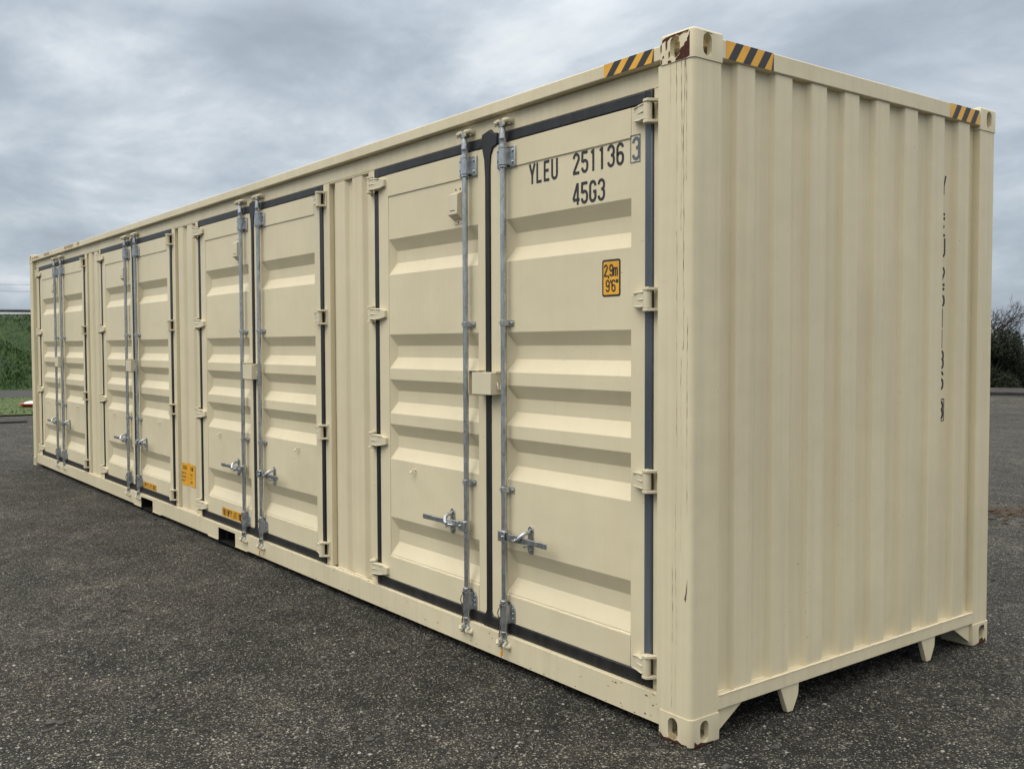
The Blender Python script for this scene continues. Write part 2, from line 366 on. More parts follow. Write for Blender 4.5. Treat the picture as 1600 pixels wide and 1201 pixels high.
# dry soil clods beyond the right end
cl_ = MB()
for i in range(170):
    x = random.gauss(-1.98, .38); y = random.gauss(6.55, .34); stone(cl_, x, y, random.uniform(.015, .05), 'soil', .5)
for i in range(14): stone(cl_, random.gauss(-1.95, .1), random.gauss(6.68, .08), random.uniform(.05, .09), 'soil', .6)
tag(cl_.build('dry_soil', sharp=50), kind='stuff')

# left background frame: s metres away from the camera, v metres to the right
SU = Vector((-.986, .168, 0)); SV = Vector((.168, .986, 0)); S0 = Vector((CAM.x, CAM.y, 0))
def bgp(s, v, z): p = S0+SU*s+SV*v; return (p.x, p.y, z)
def strip(name, prof, v0, v1, nv, k, kind='structure', wob=0):
    b = MB(); n = len(prof)
    vs = [bgp(s+wob*noise.noise(Vector((v0+(v1-v0)*j/nv, s*.3, 4))), v0+(v1-v0)*j/nv, z+wob*.5*noise.noise(Vector(((v0+(v1-v0)*j/nv)*.8, s*.9, 1)))) for j in range(nv+1) for s, z in prof]
    b.mesh(vs, [(j*n+i, j*n+i+1, (j+1)*n+i+1, (j+1)*n+i) for j in range(nv) for i in range(n-1)], k)
    # make it face up
    o = b.build(name, sharp=180); 
    if o.data.polygons[0].normal.z < 0: o.data.flip_normals()
    return tag(o, kind=kind)
strip('lawn', [(26.1, .03), (26.4, .05), (28, .055), (31, .06), (34.3, .05)], -30, 16, 120, 'verge', wob=.05)
strip('lane', [(34.2, .045), (36, .06), (38, .06), (40.6, .05)], -40, 22, 60, 'lane')
strip('embankment', [(40.2, .02), (40.8, .35), (41.6, .85), (42.4, 1.3), (43.2, 1.75), (44, 2.2), (44.8, 2.6), (45.5, 2.86), (46.2, 2.97), (47.5, 3.0), (60, 3.0), (120, 3.0)], -60, 24, 300, 'turf', wob=.12)
gr = MB()
def tuft(mb, p, h, n=3, k='blade'):
    for i in range(n):
        a = random.random()*6.28; w = h*.13; dx, dy = cos(a), sin(a); ln = random.uniform(.1, .6)*h
        mb.face([(p[0]-dy*w, p[1]+dx*w, p[2]-.02), (p[0]+dy*w, p[1]-dx*w, p[2]-.02), (p[0]+dx*ln, p[1]+dy*ln, p[2]+h*random.uniform(.7, 1.1))], k)
for i in range(16000):
    s_ = random.uniform(40.3, 46.6); v = random.uniform(-7, 6); z = max(0, min(2.95, (s_-40.25)*.56+.05))
    tuft(gr, bgp(s_, v, z), random.uniform(.05, .11)*(.5 if s_ > 45.4 else 1.5 if noise.noise(Vector((s_*.8, v*.8, 0))) > .15 else 1))
for i in range(5000): tuft(gr, bgp(random.uniform(26.1, 34.2), random.uniform(-5, 4.5), .05), random.uniform(.02, .06))
tag(gr.build('grass', sharp=180), kind='stuff')

# guard rail of the road on top of the bank
gt = empty('guard_rail', bgp(47.6, -1, 3.0)); tag(gt, 'long dark guard rail along the top of the green bank', 'guard rail')
def place(mb, name, root, **k): o = mb.build(name, root, **k); o.location = -Vector(root.location); return o
b = MB()
prof = [(0, .26), (.05, .22), (.02, .17), (.05, .12), (0, .08), (-.02, .08), (-.02, .26)]
vv = [bgp(47.6-a, v, 2.985+c) for v in (-26, 20) for a, c in prof]; n = len(prof)
b.mesh(vv, [(i, (i+1) % n, n+(i+1) % n, n+i) for i in range(n)], 'rail'); place(b, 'rail_beam', gt)
for i in range(12):
    v = -24.5+i*4; b = MB(); p = bgp(47.75, v, 0); b.box(p[0]-.05, p[0]+.05, p[1]-.05, p[1]+.05, 2.8, 3.285, 'rail'); place(b, 'post', gt)
kb = MB(); vv = [bgp(s_, v, z) for v in (-30, 22) for s_, z in ((47.0, 2.9), (47.0, 3.10), (47.3, 3.10), (47.3, 2.9))]
kb.mesh(vv, [(i, (i+1) % 4, 4+(i+1) % 4, 4+i) for i in range(4)]+[(0, 3, 2, 1), (4, 5, 6, 7)], 'white')
tag(kb.build('road_kerb'), kind='structure')

# power lines
for i, z in enumerate((5.36, 4.95)):
    b = MB(); b.tube([bgp(66.5, -45+x*6, z+.0006*(x*6-45)**2-.0) for x in range(16)], .0075, 'wire', 5)
    tag(b.build('power_line'), ('upper', 'lower')[i]+' of two thin power lines crossing the grey sky above the green bank', 'cable', 'power lines')

# red and white plastic tub on the verge
p0 = bgp(28.8, .95, .05)
b = empty('plastic_tub', p0); tag(b, 'low red plastic tub with a white lid lying on the grass verge', 'tub')
def loft(mb, rings, k):
    n = len(rings[0]); vs = [p for r in rings for p in r]
    mb.mesh(vs, [(j*n+i, j*n+(i+1) % n, (j+1)*n+(i+1) % n, (j+1)*n+i) for j in range(len(rings)-1) for i in range(n)]+[tuple(range(n))[::-1], tuple(range((len(rings)-1)*n, len(rings)*n))], k)
def hull(sx, sy, z, ex=2.6):
    r = []
    for i in range(28):
        a = 2*pi*i/28; c_, s_ = cos(a), sin(a)
        u = math.copysign(abs(c_)**(2/ex), c_)*sx; v = math.copysign(abs(s_)**(2/ex), s_)*sy
        r.append((SU.x*u+SV.x*v, SU.y*u+SV.y*v, z))
    return r
t = MB(); loft(t, [hull(.24, .36, 0), hull(.30, .44, .05), hull(.33, .50, .085), hull(.33, .50, .095), hull(.29, .44, .098)], 'red'); t.build('tub_body', b)
t = MB(); loft(t, [hull(.27, .38, .099), hull(.26, .36, .125), hull(.2, .27, .15), hull(.1, .14, .156)], 'white'); t.build('lid', b)
# planks lying on the gravel
for s_, v, ln, lb in ((23.72, .22, .62, 'short dark plank lying flat on the gravel in front of the verge'), (26.0, -.35, .9, 'dark plank lying along the edge between gravel and grass')):
    b = MB(); c0 = Vector(bgp(s_, v, .0)); hw = .05; h2 = .035
    vs = [c0+SV*a+SU*d+ZA*z for z in (-.01, h2) for a, d in ((-ln/2, -hw), (ln/2, -hw+.03), (ln/2, hw+.03), (-ln/2, hw))]
    b.mesh(vs, [(0, 3, 2, 1), (4, 5, 6, 7), (0, 1, 5, 4), (1, 2, 6, 5), (2, 3, 7, 6), (3, 0, 4, 7)], 'timber'); tag(b.build('plank', bevel=.006), lb, 'plank')

# right background: low timber edge, evergreens and a bare tree
TD = Vector((-.45, .893, 0)); TP = Vector((.893, .45, 0))
def tbp(d, t, z): p = S0+TD*d+TP*t; return Vector((p.x, p.y, z))
b = MB(); vs = [tbp(d, t, z) for t in (-9, 9) for d, z in ((34.6, 0), (34.6, .10), (34.7, .115), (34.9, .22), (35.1, .22), (35.1, 0))]
b.mesh(vs, [(i, (i+1) % 6, 6+(i+1) % 6, 6+i) for i in range(6)]+[(5, 4, 3, 2, 1, 0), tuple(range(6, 12))], 'timber')
tag(b.build('timber_edging'), 'low dark timber edging along the foot of the evergreen bushes', 'edging')
def bush(d, t, R, H, n, label, seed):
    random.seed(seed); root = empty('evergreen_bush', tbp(d, t, 0)); tag(root, label, 'bush')
    cr_ = MB(); lumps = []
    for i in range(26):
        a = random.random()*6.28; rr = random.random()**.5*R*.75; zz = random.uniform(.08, .86)*H
        f = 1-.55*max(0, zz/H-.5); lumps.append(Vector((cos(a)*rr*f, sin(a)*rr*f, zz)))
    for i in range(n):
        c0 = random.choice(lumps); dr = Vector((random.gauss(0, 1), random.gauss(0, 1), random.gauss(0, .8))).normalized()
        p = c0+dr*random.uniform(.45, 1.0)*R*.36
        if p.z < .02: p.z = random.uniform(.02, .3)
        if p.z > H*1.05: continue
        u = Vector((random.gauss(0, 1), random.gauss(0, 1), random.gauss(0, 1))).normalized(); w = u.orthogonal().normalized(); L_ = random.uniform(.04, .10)
        cr_.face([p-w*L_*.35, p+u*L_*.5-w*L_*.1, p+u*L_, p+w*L_*.35+u*L_*.3], 'leaf')
    cr_.build('crown', root, sharp=180)
    tr = MB()
    for lp in lumps[:9]:
        k0 = Vector((random.uniform(-.15, .15), random.uniform(-.15, .15), -.02)); tr.tube([k0, k0*.6+lp*.5+Vector((0, 0, .1)), lp], [.05, .035, .012], 'bark', 6)
    tr.build('trunk', root)
bush(37.6, -.25, 1.35, 2.05, 34000, 'dark dense evergreen bush beside the far right corner of the container', 11)
bush(38.6, 1.35, 1.5, 1.5, 22000, 'lower rounded evergreen bush to the right of the dense evergreen', 12)
bush(38.2, -2.9, 1.6, 2.4, 9000, 'evergreen bush behind the cream container, left of the dense evergreen', 13)
def bare(d, t, H, label, seed):
    random.seed(seed); root = empty('bare_tree', tbp(d, t, 0)); tag(root, label, 'tree')
    tr = MB(); tw = MB()
    def grow(p, dr, ln, r, lv):
        pts = [p]; q_ = p
        for i in range(3):
            dr = (dr+Vector((random.gauss(0, .16), random.gauss(0, .16), random.gauss(.03, .10)))).normalized(); q_ = q_+dr*ln/3; pts.append(q_)
        (tr if lv < 2 else tw).tube(pts, [r, r*.88, r*.76, r*.62], 'bark', 7 if lv < 2 else 4, cap=lv > 3)
        if lv >= 6: return
        for i in range(3 if lv < 5 else 2):
            ax = Vector((random.gauss(0, 1), random.gauss(0, 1), random.gauss(0, .7))).normalized()
            grow(pts[random.choice((2, 3, 3))], (dr+ax*random.uniform(.45, .95)).normalized(), ln*random.uniform(.62, .84), r*.6, lv+1)
    grow(Vector((0, 0, -.05)), Vector((0, 0, 1)), H*.34, .085, 0)
    tr.build('trunk', root); tw.build('crown', root)
bare(39.0, .42, 3.5, 'bare leafless tree with fine twigs above the dark evergreens', 5)
bare(41.5, -.75, 3.5, 'second bare tree with pale thin twigs farther behind the evergreens', 8)
random.seed(21)

# ================================================================== CONTAINER
R0 = Vector((-LEN/2, WID/2, 0))
root = empty('shipping_container', R0)
tag(root, 'long cream shipping container with four double side doors standing on dark gravel', 'shipping container')
OFF = -R0
def part(mb, name, **k): return mb.build(name, root, OFF, **k)
PY, FY = .004, .044            # outer face of the posts, face of the side frame
# corner castings: hollow blocks with oval holes
def oval(cx, cz, w, h, n=9):
    r = w/2; return [(cx+r*cos(pi*i/n), cz+h/2-r+r*sin(pi*i/n)) for i in range(n+1)]+[(cx-r*cos(pi*i/n), cz-h/2+r-r*sin(pi*i/n)) for i in range(n+1)]
def boolean(o, cutters):
    for c in cutters:
        md = o.modifiers.new('cut', 'BOOLEAN'); md.operation = 'DIFFERENCE'; md.solver = 'EXACT'; md.object = c
    dg = bpy.context.evaluated_depsgraph_get(); me = bpy.data.meshes.new_from_object(o.evaluated_get(dg)); o.modifiers.clear(); o.data = me
    for c in cutters: bpy.data.objects.remove(c)
import bmesh
CW, CD, CH = .178, .172, .118
def casting(x, y, z, top, extra=None):
    """x,y,z: outer corner; sx, sy point inwards"""
    sx = -1 if x > -1 else 1; sy = 1 if y < 1 else -1; z0 = z-CH if top else z
    bm = bmesh.new(); bmesh.ops.create_cube(bm, size=1)
    for v in bm.verts: v.co = Vector((x+sx*CW*(v.co.x+.5), y+sy*CD*(v.co.y+.5), z0+CH*(v.co.z+.5)))
    bmesh.ops.recalc_face_normals(bm, faces=bm.faces)
    ed = [e for e in bm.edges if (abs(e.verts[0].co.x-x) < 1e-4 and abs(e.verts[1].co.x-x) < 1e-4 and abs(e.verts[0].co.y-y) < 1e-4 and abs(e.verts[1].co.y-y) < 1e-4)]
    bmesh.ops.bevel(bm, geom=ed, offset=.02, segments=5, profile=.5, affect='EDGES')
    zt = z0+CH if top else z0
    ed = [e for e in bm.edges if all(abs(v.co.z-zt) < 1e-4 for v in e.verts)]
    bmesh.ops.bevel(bm, geom=ed, offset=.009, segments=3, profile=.5, affect='EDGES')
    me = bpy.data.meshes.new('corner_casting'); bm.to_mesh(me); bm.free(); me.materials.append(M['paint'])
    o = bpy.data.objects.new('corner_casting', me); C.objects.link(o)
    cut = []
    a = MB(); a.box(x+sx*.026, x+sx*(CW-.02), y+sy*.026, y+sy*(CD-.02), z0+.022, z0+CH-.022, 'dark'); cut.append(a.build('cut'))
    zm = z0+CH*(.50)
    a = MB(); a.prism(oval(x+sx*.100, zm, .054, .090), 'y', y-sy*.01, y+sy*.05, 'paint'); cut.append(a.build('cut'))
    a = MB(); a.prism(oval(y+sy*.082, zm, .052, .090), 'x', x-sx*.01, x+sx*.05, 'paint'); cut.append(a.build('cut'))
    a = MB(); zz = zt; sg = -1 if top else 1
    a.prism([(x+sx*.1+p, y+sy*.085+q_) for p, q_ in oval(0, 0, .06, .10)], 'z', zz-sg*.01, zz+sg*.04, 'paint'); cut.append(a.build('cut'))
    boolean(o, cut)
    me = o.data; me.materials.clear(); me.materials.append(M['paint']); me.polygons.foreach_set('material_index', [0]*len(me.polygons))
    for p in me.polygons: p.use_smooth = True
    me.set_sharp_from_angle(angle=radians(35))
    o.parent = root; o.location = OFF
    return o
for x in (0, -LEN):
    for y in (0, WID):
        for z, tp in ((HT, True), (0, False)): casting(x, y, z, tp)
# worn patches on the near top casting and rust at the feet
def patch(name, polys, k, parent=root):
    b = MB()
    for pts in polys: b.face(pts, k)
    return b.build(name, parent, OFF if parent is root else (0, 0, 0))
def onside(pts, y=-.0007): return [(x, y, z) for x, z in pts]
def onend(pts, x=.0007): return [(x, y, z) for y, z in pts]
b = MB(); b.face(onside([(-.098, 2.7795), (-.094, 2.790), (-.080, 2.797), (-.074, 2.806), (-.0755, 2.816), (-.066, 2.826), (-.052, 2.830), (-.047, 2.842), (-.034, 2.846), (-.036, 2.853), (-.026, 2.866), (-.0205, 2.884), (-.0205, 2.784), (-.04, 2.780), (-.06, 2.7790)][::-1]), 'rust'); part(b, 'rust_patch')
b = MB(); b.face(onside([(-.172, 2.865), (-.168, 2.878), (-.150, 2.884), (-.120, 2.886), (-.085, 2.886), (-.10, 2.879), (-.125, 2.878), (-.14, 2.868), (-.155, 2.871)]), 'rust'); part(b, 'rust_patch')
b = MB(); b.face(onside([(-.176, 2.80), (-.170, 2.80), (-.171, 2.782), (-.176, 2.779)]), 'rust'); part(b, 'rust_patch')
b = MB(); b.face(onside([(-.14, 2.786), (-.128, 2.79), (-.118, 2.783), (-.12, 2.779), (-.138, 2.779)][::-1]), 'rust'); part(b, 'rust_patch')
b = MB(); b.face(onside([(-.120, 2.862), (-.104, 2.872), (-.108, 2.874), (-.121, 2.868)][::-1]), 'rust'); part(b, 'rust_patch')
for pts in ([(-.120, 2.8865), (-.06, 2.8868), (-.025, 2.8868), (-.03, 2.880), (-.052, 2.883), (-.075, 2.876), (-.09, 2.882)], [(-.1775, 2.862), (-.1725, 2.862), (-.173, 2.835), (-.1755, 2.828), (-.1775, 2.838)], [(-.150, 2.8685), (-.141, 2.8685), (-.142, 2.845), (-.146, 2.832), (-.149, 2.850)], [(-.134, 2.823), (-.128, 2.826), (-.126, 2.805), (-.131, 2.800)], [(-.168, 2.812), (-.162, 2.816), (-.159, 2.808), (-.164, 2.804)]):
    b = MB(); b.face(onside(pts, -.0009), 'rust'); b.face(onside([(x*1.0-.004, z-.004) for x, z in pts], -.0005), 'stain'); part(b, 'rust_patch')
b = MB(); b.face(onend([(.05, 2.884), (.10, 2.885), (.12, 2.881), (.09, 2.882)]), 'rust'); part(b, 'rust_patch')
b = MB(); b.face(onside([(-.176, .004), (-.12, .004), (-.06, .004), (-.021, .004), (-.021, .012), (-.05, .010), (-.075, .019), (-.09, .013), (-.12, .016), (-.15, .010), (-.172, .026), (-.176, .022)]), 'rust'); part(b, 'rust_patch')
b = MB(); b.face(onend([(.021, .004), (.10, .004), (.14, .004), (.13, .009), (.09, .010), (.06, .018), (.04, .014), (.021, .030)]), 'rust'); part(b, 'rust_patch')
b = MB(); b.face(onside([(-.125, .018), (-.085, .018), (-.082, .035), (-.10, .045), (-.118, .036)], -.0006), 'stain'); part(b, 'rust_stain')
b = MB(); b.face(onend([(2.26, .004), (2.36, .004), (2.37, .012), (2.355, .03), (2.345, .018), (2.33, .035), (2.30, .03), (2.29, .012)]), 'rust'); part(b, 'rust_patch')
b = MB(); b.face(onend([(2.318, .104), (2.348, .104), (2.351, .06), (2.342, .082), (2.325, .09), (2.312, .07)], .0009), 'rust'); part(b, 'rust_patch')
# corner posts with drip marks
def post(x, y):
    sx = -1 if x > -1 else 1; sy = 1 if y < 1 else -1; b = MB(); r = .02
    x0, y0 = x+sx*.004, y+sy*.004
    pl = [(x0+sx*(r-r*cos(a)), y0+sy*(r-r*sin(a))) for a in [i*pi/2/5 for i in range(6)]]
    pl += [(x+sx*.195, y0), (x+sx*.195, y+sy*.06), (x+sx*.06, y+sy*.06), (x+sx*.06, y+sy*.168), (x0, y+sy*.168)]
    b.prism(pl, 'z', CH, HT-CH, 'paint')
    return b
for x in (0, -LEN):
    for y in (0, WID):
        b = post(x, y)
        if x == 0 and y == 0:
            def drip(px, z0, z1, w, k, amp=.0018, sd=1):
                n = 90; pts = []; ws = []
                for i in range(n):
                    t = i/(n-1); z = z0+(z1-z0)*t
                    pts.append((px+amp*3.4*noise.noise(Vector((sd*7.1, z*3.1, 0)))+amp*1.6*noise.noise(Vector((sd, z*17, 0))), z))
                    ws.append(max(.0002, w*(.15+1.9*abs(noise.noise(Vector((sd*3, z*15, 5)))))*(1-.6*t)))
                b.ribbon(pts, ws, Vector((0, PY, 0)), XA, ZA, -YA, k, .0006+.0001*sd)
            drip(-.052, 2.777, 1.62, .0048, 'grime', .0022, 1); drip(-.040, 2.777, 2.30, .0028, 'grime', .0015, 2)
            drip(-.066, 2.777, 2.1, .0024, 'grime', .0015, 3); drip(-.092, 2.777, 2.15, .0034, 'stain', .001, 4)
            drip(-.126, 2.777, 2.55, .003, 'stain', .001, 5); drip(-.088, 2.1, .14, .0026, 'stain', .002, 6)
            drip(-.030, 1.75, .95, .0026, 'grime', .0014, 7); drip(-.108, .75, .14, .0018, 'grime', .0014, 8)
            drip(-.06, 1.6, .8, .0016, 'stain', .002, 9)
            b.face(onside([(-.034, .60), (-.028, .64), (-.025, .70), (-.029, .665), (-.034, .63), (-.040, .61)], PY-.002), 'grime')
        part(b, 'corner_post')
# roof rails
b = MB(); b.box(-LEN+CW-.004, -CW+.004, .003, .055, 2.800, 2.862, 'paint'); 
def stain(b, x0, x1, z0, z1, y, k, n=9):
    tp = [(x0+(x1-x0)*i/n, z1) for i in range(n+1)]; bt = [(x1-(x1-x0)*i/n, z0+(z1-z0)*random.uniform(0, .55)) for i in range(n+1)]
    b.face([(x, y, z) for x, z in (tp+bt)[::-1]], k)
for x0, x1 in ((-11.9, -11.62), (-11.3, -11.0), (-10.2, -9.75), (-9.6, -9.48), (-12.01, -11.95)): stain(b, x0, x1, 2.812, 2.856, .0022, 'stain')
part(b, 'top_rail', bevel=.006)
b = MB(); b.box(-LEN+CW-.004, -CW+.004, WID-.055, WID-.003, 2.800, 2.862, 'paint'); part(b, 'top_rail', bevel=.006)
b = MB(); b.box(-.055, -.003, CD-.004, WID-CD+.004, 2.797, 2.876, 'paint'); part(b, 'end_top_rail', bevel=.005)
b = MB(); b.box(-LEN+.003, -LEN+.055, CD-.004, WID-CD+.004, 2.797, 2.876, 'paint'); part(b, 'end_top_rail', bevel=.005)
b = MB(); b.box(-LEN+.056, -.056, .056, WID-.056, 2.835, 2.850, 'paint'); part(b, 'roof')
# floor and understructure
b = MB(); b.box(-LEN+.06, -.062, .06, WID-.06, .135, .165, 'dark')
for i in range(30): b.box(-LEN+.5+i*.38, -LEN+.545+i*.38, .075, WID-.075, .045, .134, 'dark')
part(b, 'floor')
# ---- end wall: vertical corrugation
b = MB(); prof = []; XO, XI = -.012, -.041
prof.append((.150, XI)); prof.append((.262, XI))
for i in range(8):
    y0 = .281+.25*i; prof += [(y0, XO), (y0+.112, XO), (y0+.131, XI), (y0+.231, XI)]
prof = prof[:-1]+[(WID-.15, XI)]
n = len(prof)
b.mesh([(x, y, z) for z in (.165, 2.80) for y, x in prof], [(i, i+1, n+i+1, n+i) for i in range(n-1)], 'paint')
def ycorr(y):
    for (a, xa), (c, xc) in zip(prof, prof[1:]):
        if a <= y <= c: return xa+(xc-xa)*(y-a)/(c-a)
    return XI
# vertical owner code on the inner face of the seventh groove
wl = part(b, 'end_wall', bevel=.004)
vt = MB(); YT = 1.905
zt = {'Y': 2.510, 'L': 2.404, 'E': 2.296, 'U': 2.189, '2': 2.040, '5': 1.932, '1': 1.824, 'l': 1.716, '3': 1.608, '6': 1.500, 'b': 1.345}
for ch, z in zt.items(): write(vt, {'l': '1', 'b': '3'}.get(ch, ch), Vector((XI, YT+.012, z-.098)), YA, ZA, XA, .098, 'black', stroke=.14)
vt.ribbon([(0, 0), (.058, 0), (.058, .112), (0, .112), (0, 0)], .005, Vector((XI, YT+.008, 1.2405)), YA, ZA, XA, 'black', .0016)
part(vt, 'owner_code')
# caps and welds under the rail, sill
b = MB(); b.box(-.060, -.002, CD-.004, WID-CD+.004, .128, .186, 'paint')
def bead(mb, p0, p1, r, k='weld', n=None):
    p0, p1 = Vector(p0), Vector(p1); n = n or max(4, int((p1-p0).length/.03))
    mb.tube([p0.lerp(p1, i/n)+Vector((random.uniform(-1, 1), random.uniform(-1, 1), random.uniform(-1, 1)))*r*.22 for i in range(n+1)], [r*random.uniform(.8, 1.2) for i in range(n+1)], k, 6)
bead(b, (-.003, CD, .187), (-.003, WID-CD, .187), .0035)
for i in range(8):
    y0 = .281+.25*i; bead(b, (-.012, y0-.004, .1872), (-.012, y0+.12, .1872), .0025)
    bead(b, (XI+.002, y0+.125, .1875), (XI+.002, y0+.24, .1875), .003)
bead(b, (XI+.004, .172, .188), (XI+.004, .25, .188), .003)
part(b, 'end_sill', bevel=.003)
# gussets and gooseneck plates under the end sill
for y0, y1, y2, y3 in ((.173, .173, .35, .173), (WID-.173, WID-.173, WID-.35, WID-.173)):
    b = MB(); b.prism([(y0, .127), (y0, .022), (y2, .127)], 'x', -.030, -.018, 'paint'); part(b, 'gusset')
for c in (.652, 1.795):
    b = MB(); b.prism([(c-.066, .129), (c+.066, .129), (c+.062, .075), (c+.024, .006), (c-.014, .006)], 'x', -.034, -.008, 'paint')
    part(b, 'support_plate', bevel=.002)
# hazard stickers
def hazard(O, U, ln, h, slant, w, Nn):
    b = MB(); V = ZA
    def q_(pts, k, lf): 
        p = [O+U*a+V*c_+Nn*lf for a, c_ in pts]
        if (p[1]-p[0]).cross(p[2]-p[1]).dot(Nn) < 0: p = p[::-1]
        b.face(p, k)
    q_([(0, 0), (ln, 0), (ln, h), (0, h)], 'yellow', .0008)
    x = w*.30
    while x < ln:
        pl = [(x, 0), (x+w, 0), (x+w+slant, h), (x+slant, h)]
        cl2 = []
        for a, c_ in pl: cl2.append((min(max(a, 0), ln), c_))
        q_(cl2, 'black', .0014); x += 2*w
    part(b, 'hazard_sticker')
hazard(Vector((-.522, .003, 2.803)), XA, .302, .056, .052, .046, -YA)
hazard(Vector((-.003, .195, 2.800)), YA, .305, .074, .05, .046, XA)
hazard(Vector((-.003, 1.930, 2.800)), YA, .29, .074, .05, .046, XA)
# ---- long side
BAYX = [-1.437-3.055*k for k in range(4)]
PX = [-(2.963+3.055*k) for k in range(3)]                 # centres of the corrugated panels between the bays
b = MB()
hx = [-LEN+.19]+[-.2]
b.box(-LEN+.185, -.19, FY, FY+.05, 2.710, 2.799, 'paint')  # header
for xc in BAYX:
    for s in (-1, 1): b.box(xc+s*1.1785, xc+s*1.262, FY, FY+.05, .1725, 2.7095, 'paint')
b.box(-LEN+.185, BAYX[3]-1.2625, FY+.004, FY+.03, .1725, 2.7095, 'paint'); b.box(BAYX[0]+1.2625, -.19, FY+.004, FY+.03, .1725, 2.7095, 'paint')
part(b, 'side_frame', bevel=.003)
SO, SI = FY+.003, FY+.036
def panelprof(c): return [(c-.262, SI), (c-.212, SI), (c-.186, SO), (c-.058, SO), (c-.032, SO+.024), (c+.024, SO+.024), (c+.048, SO), (c+.172, SO), (c+.200, SO+.028), (c+.262, SO+.028)]
for c in PX:
    b = MB(); pr = panelprof(c); n = len(pr)
    b.mesh([(x, y, z) for z in (.165, 2.7095) for x, y in pr], [(i, i+1, n+i+1, n+i) for i in range(n-1)], 'paint')
    b.box(c-.262, c+.262, FY-.0, FY+.06, 2.70, 2.7097, 'paint')
    part(b, 'side_panel', bevel=.004)
beads = MB()
for c in PX: b = beads; bead(b, (c-.262, .022, .176), (c+.262, .022, .176), .006); bead(b, (c-.20, SO, .178), (c+.2, SO, .178), .004)
# bottom rail with two fork pockets
FP = [(-7.33, -6.965), (-5.235, -4.87)]
b = beads; ya, yb = .014, .060
xs = [-LEN+CW-.003]+[x for f in FP for x in f]+[-CW+.003]
for i in range(0, len(xs), 2): b.box(xs[i], xs[i+1], ya, yb, .045, .172, 'paint')
for f in FP:
    b.box(f[0]+.0005, f[1]-.0005, ya, yb, .143, .172, 'paint')
for i in range(46):
    x = -.2-random.random()**2*4.2; z = random.uniform(.052, .165) if random.random() < .6 else random.uniform(.05, .075); r = random.uniform(.0015, .006)
    b.face([(x+r*random.uniform(.6, 2.2)*cos(a), ya-.0006, z+r*random.uniform(.4, 1.0)*sin(a)) for a in [-2*pi*k/7 for k in range(7)]][::-1], random.choice(('grime', 'stain', 'stain', 'rust')))
part(b, 'bottom_rail', bevel=.003)
b = MB(); b.box(-LEN+.18, -.18, WID-.06, WID-.004, .045, .172, 'paint'); part(b, 'bottom_rail', bevel=.003)
for f in FP:
    b = MB(); b.box(f[0]-.004, f[0]+.004, ya+.001, 2.3, .012, .142, 'dark'); b.box(f[1]-.004, f[1]+.004, ya+.001, 2.3, .012, .142, 'dark')  # near-black lining: shade inside the pocket put into its colour
    b.box(f[0]+.0045, f[1]-.0045, ya+.03, 2.3, .136, .1425, 'dark'); b.box(f[0]+.0045, f[1]-.0045, 1.2, 1.22, .004, .135, 'dark')  # cross plate added midway so no light shows through the tunnel
    b.box(f[0]-.23, f[0]-.0045, ya-.005, .10, .039, .0447, 'paint'); b.box(f[1]+.0045, f[1]+.25, ya-.005, .10, .039, .0447, 'paint'); b.box(f[0]-.0035, f[1]+.0035, ya+.004, 2.3, .030, .0355, 'dark')
    part(b, 'fork_pocket')
# far side wall and left end, plain corrugated sheets
b = MB(); pr = []
x = -LEN+.15
while x < -.3: pr += [(x, WID-.045), (x+.11, WID-.045), (x+.13, WID-.012), (x+.24, WID-.012)]; x += .26
n = len(pr); b.mesh([(a, c_, z) for z in (.16, 2.81) for a, c_ in pr], [(n+i, n+i+1, i+1, i) for i in range(n-1)], 'paint'); part(b, 'side_wall')
b = MB(); b.box(-LEN+.02, -LEN+.05, .16, WID-.16, .1, 2.81, 'paint'); part(b, 'end_wall')

# ---- one bay of doors, in bay coordinates (x = 0 at the middle seal)
def door_mesh(s):
    b = MB(); xl, xr = (-1.018, -.093) if s < 0 else (.150, 1.047)
    z0, z1 = .372, 2.528; Y0 = FY; D = .037
    rec = [(.385, .612), (.962, 1.172), (1.237, 1.439), (1.505, 1.707), (2.062, 2.272)]
    zs = [(z0, 0)]
    for a, c_ in rec:
        t = (c_-a)/3; zs += [(a, 0), (a+t, 1), (c_-t, 1), (c_, 0)]
    zs.append((z1, 0)); e_ = .034
    xs_ = [(xl, 0), (xl+e_, 1), (xr-e_, 1), (xr, 0)]
    vs = [(x, Y0+D*(a and c_), z) for z, a in zs for x, c_ in xs_]; fs = []
    for j in range(len(zs)-1):
        for i in range(3):
            q4 = [j*4+i, j*4+i+1, j*4+4+i+1, j*4+4+i]; dp = [vs[k][1] > Y0+1e-4 for k in q4]
            if sum(dp) in (1, 3):
                k = dp.index(sum(dp) == 1); q4 = q4[k:]+q4[:k]; fs += [(q4[0], q4[1], q4[2]), (q4[0], q4[2], q4[3])]
            else: fs.append(tuple(q4))
    b.mesh(vs, fs, 'door paint')
    f0, f1 = FY-.004, FY+.04; o0, o1 = sorted((s*1.1315, s*.0225))
    b.box(o0, xl-.0004, f0, f1, .2355, 2.6545, 'door paint'); b.box(xr+.0004, o1, f0, f1, .2355, 2.6545, 'door paint')
    b.box(xl, xr, f0-.002, f1, .2355, z0, 'door paint'); b.box(xl, xr, f0-.002, f1, z1, 2.6545, 'door paint')
    bead(b, (xl, f0+.004, z0+.002), (xr, f0+.004, z0+.002), .0042)
    bead(b, (xl, f0+.003, z1-.001), (xr, f0+.003, z1-.001), .003, 'door paint')
    return b
def seal_mesh(s, z0, z1):
    b = MB(); y0, y1 = FY-.009, FY+.03; a0, a1 = sorted((s*1.1775, s*1.1325))
    c0, c1 = (a1+.0005, -.048) if s < 0 else (.084, a0-.0005)
    b.box(c0, c1, y0+.001, y1, z0, z1, 'rubber')
    return b
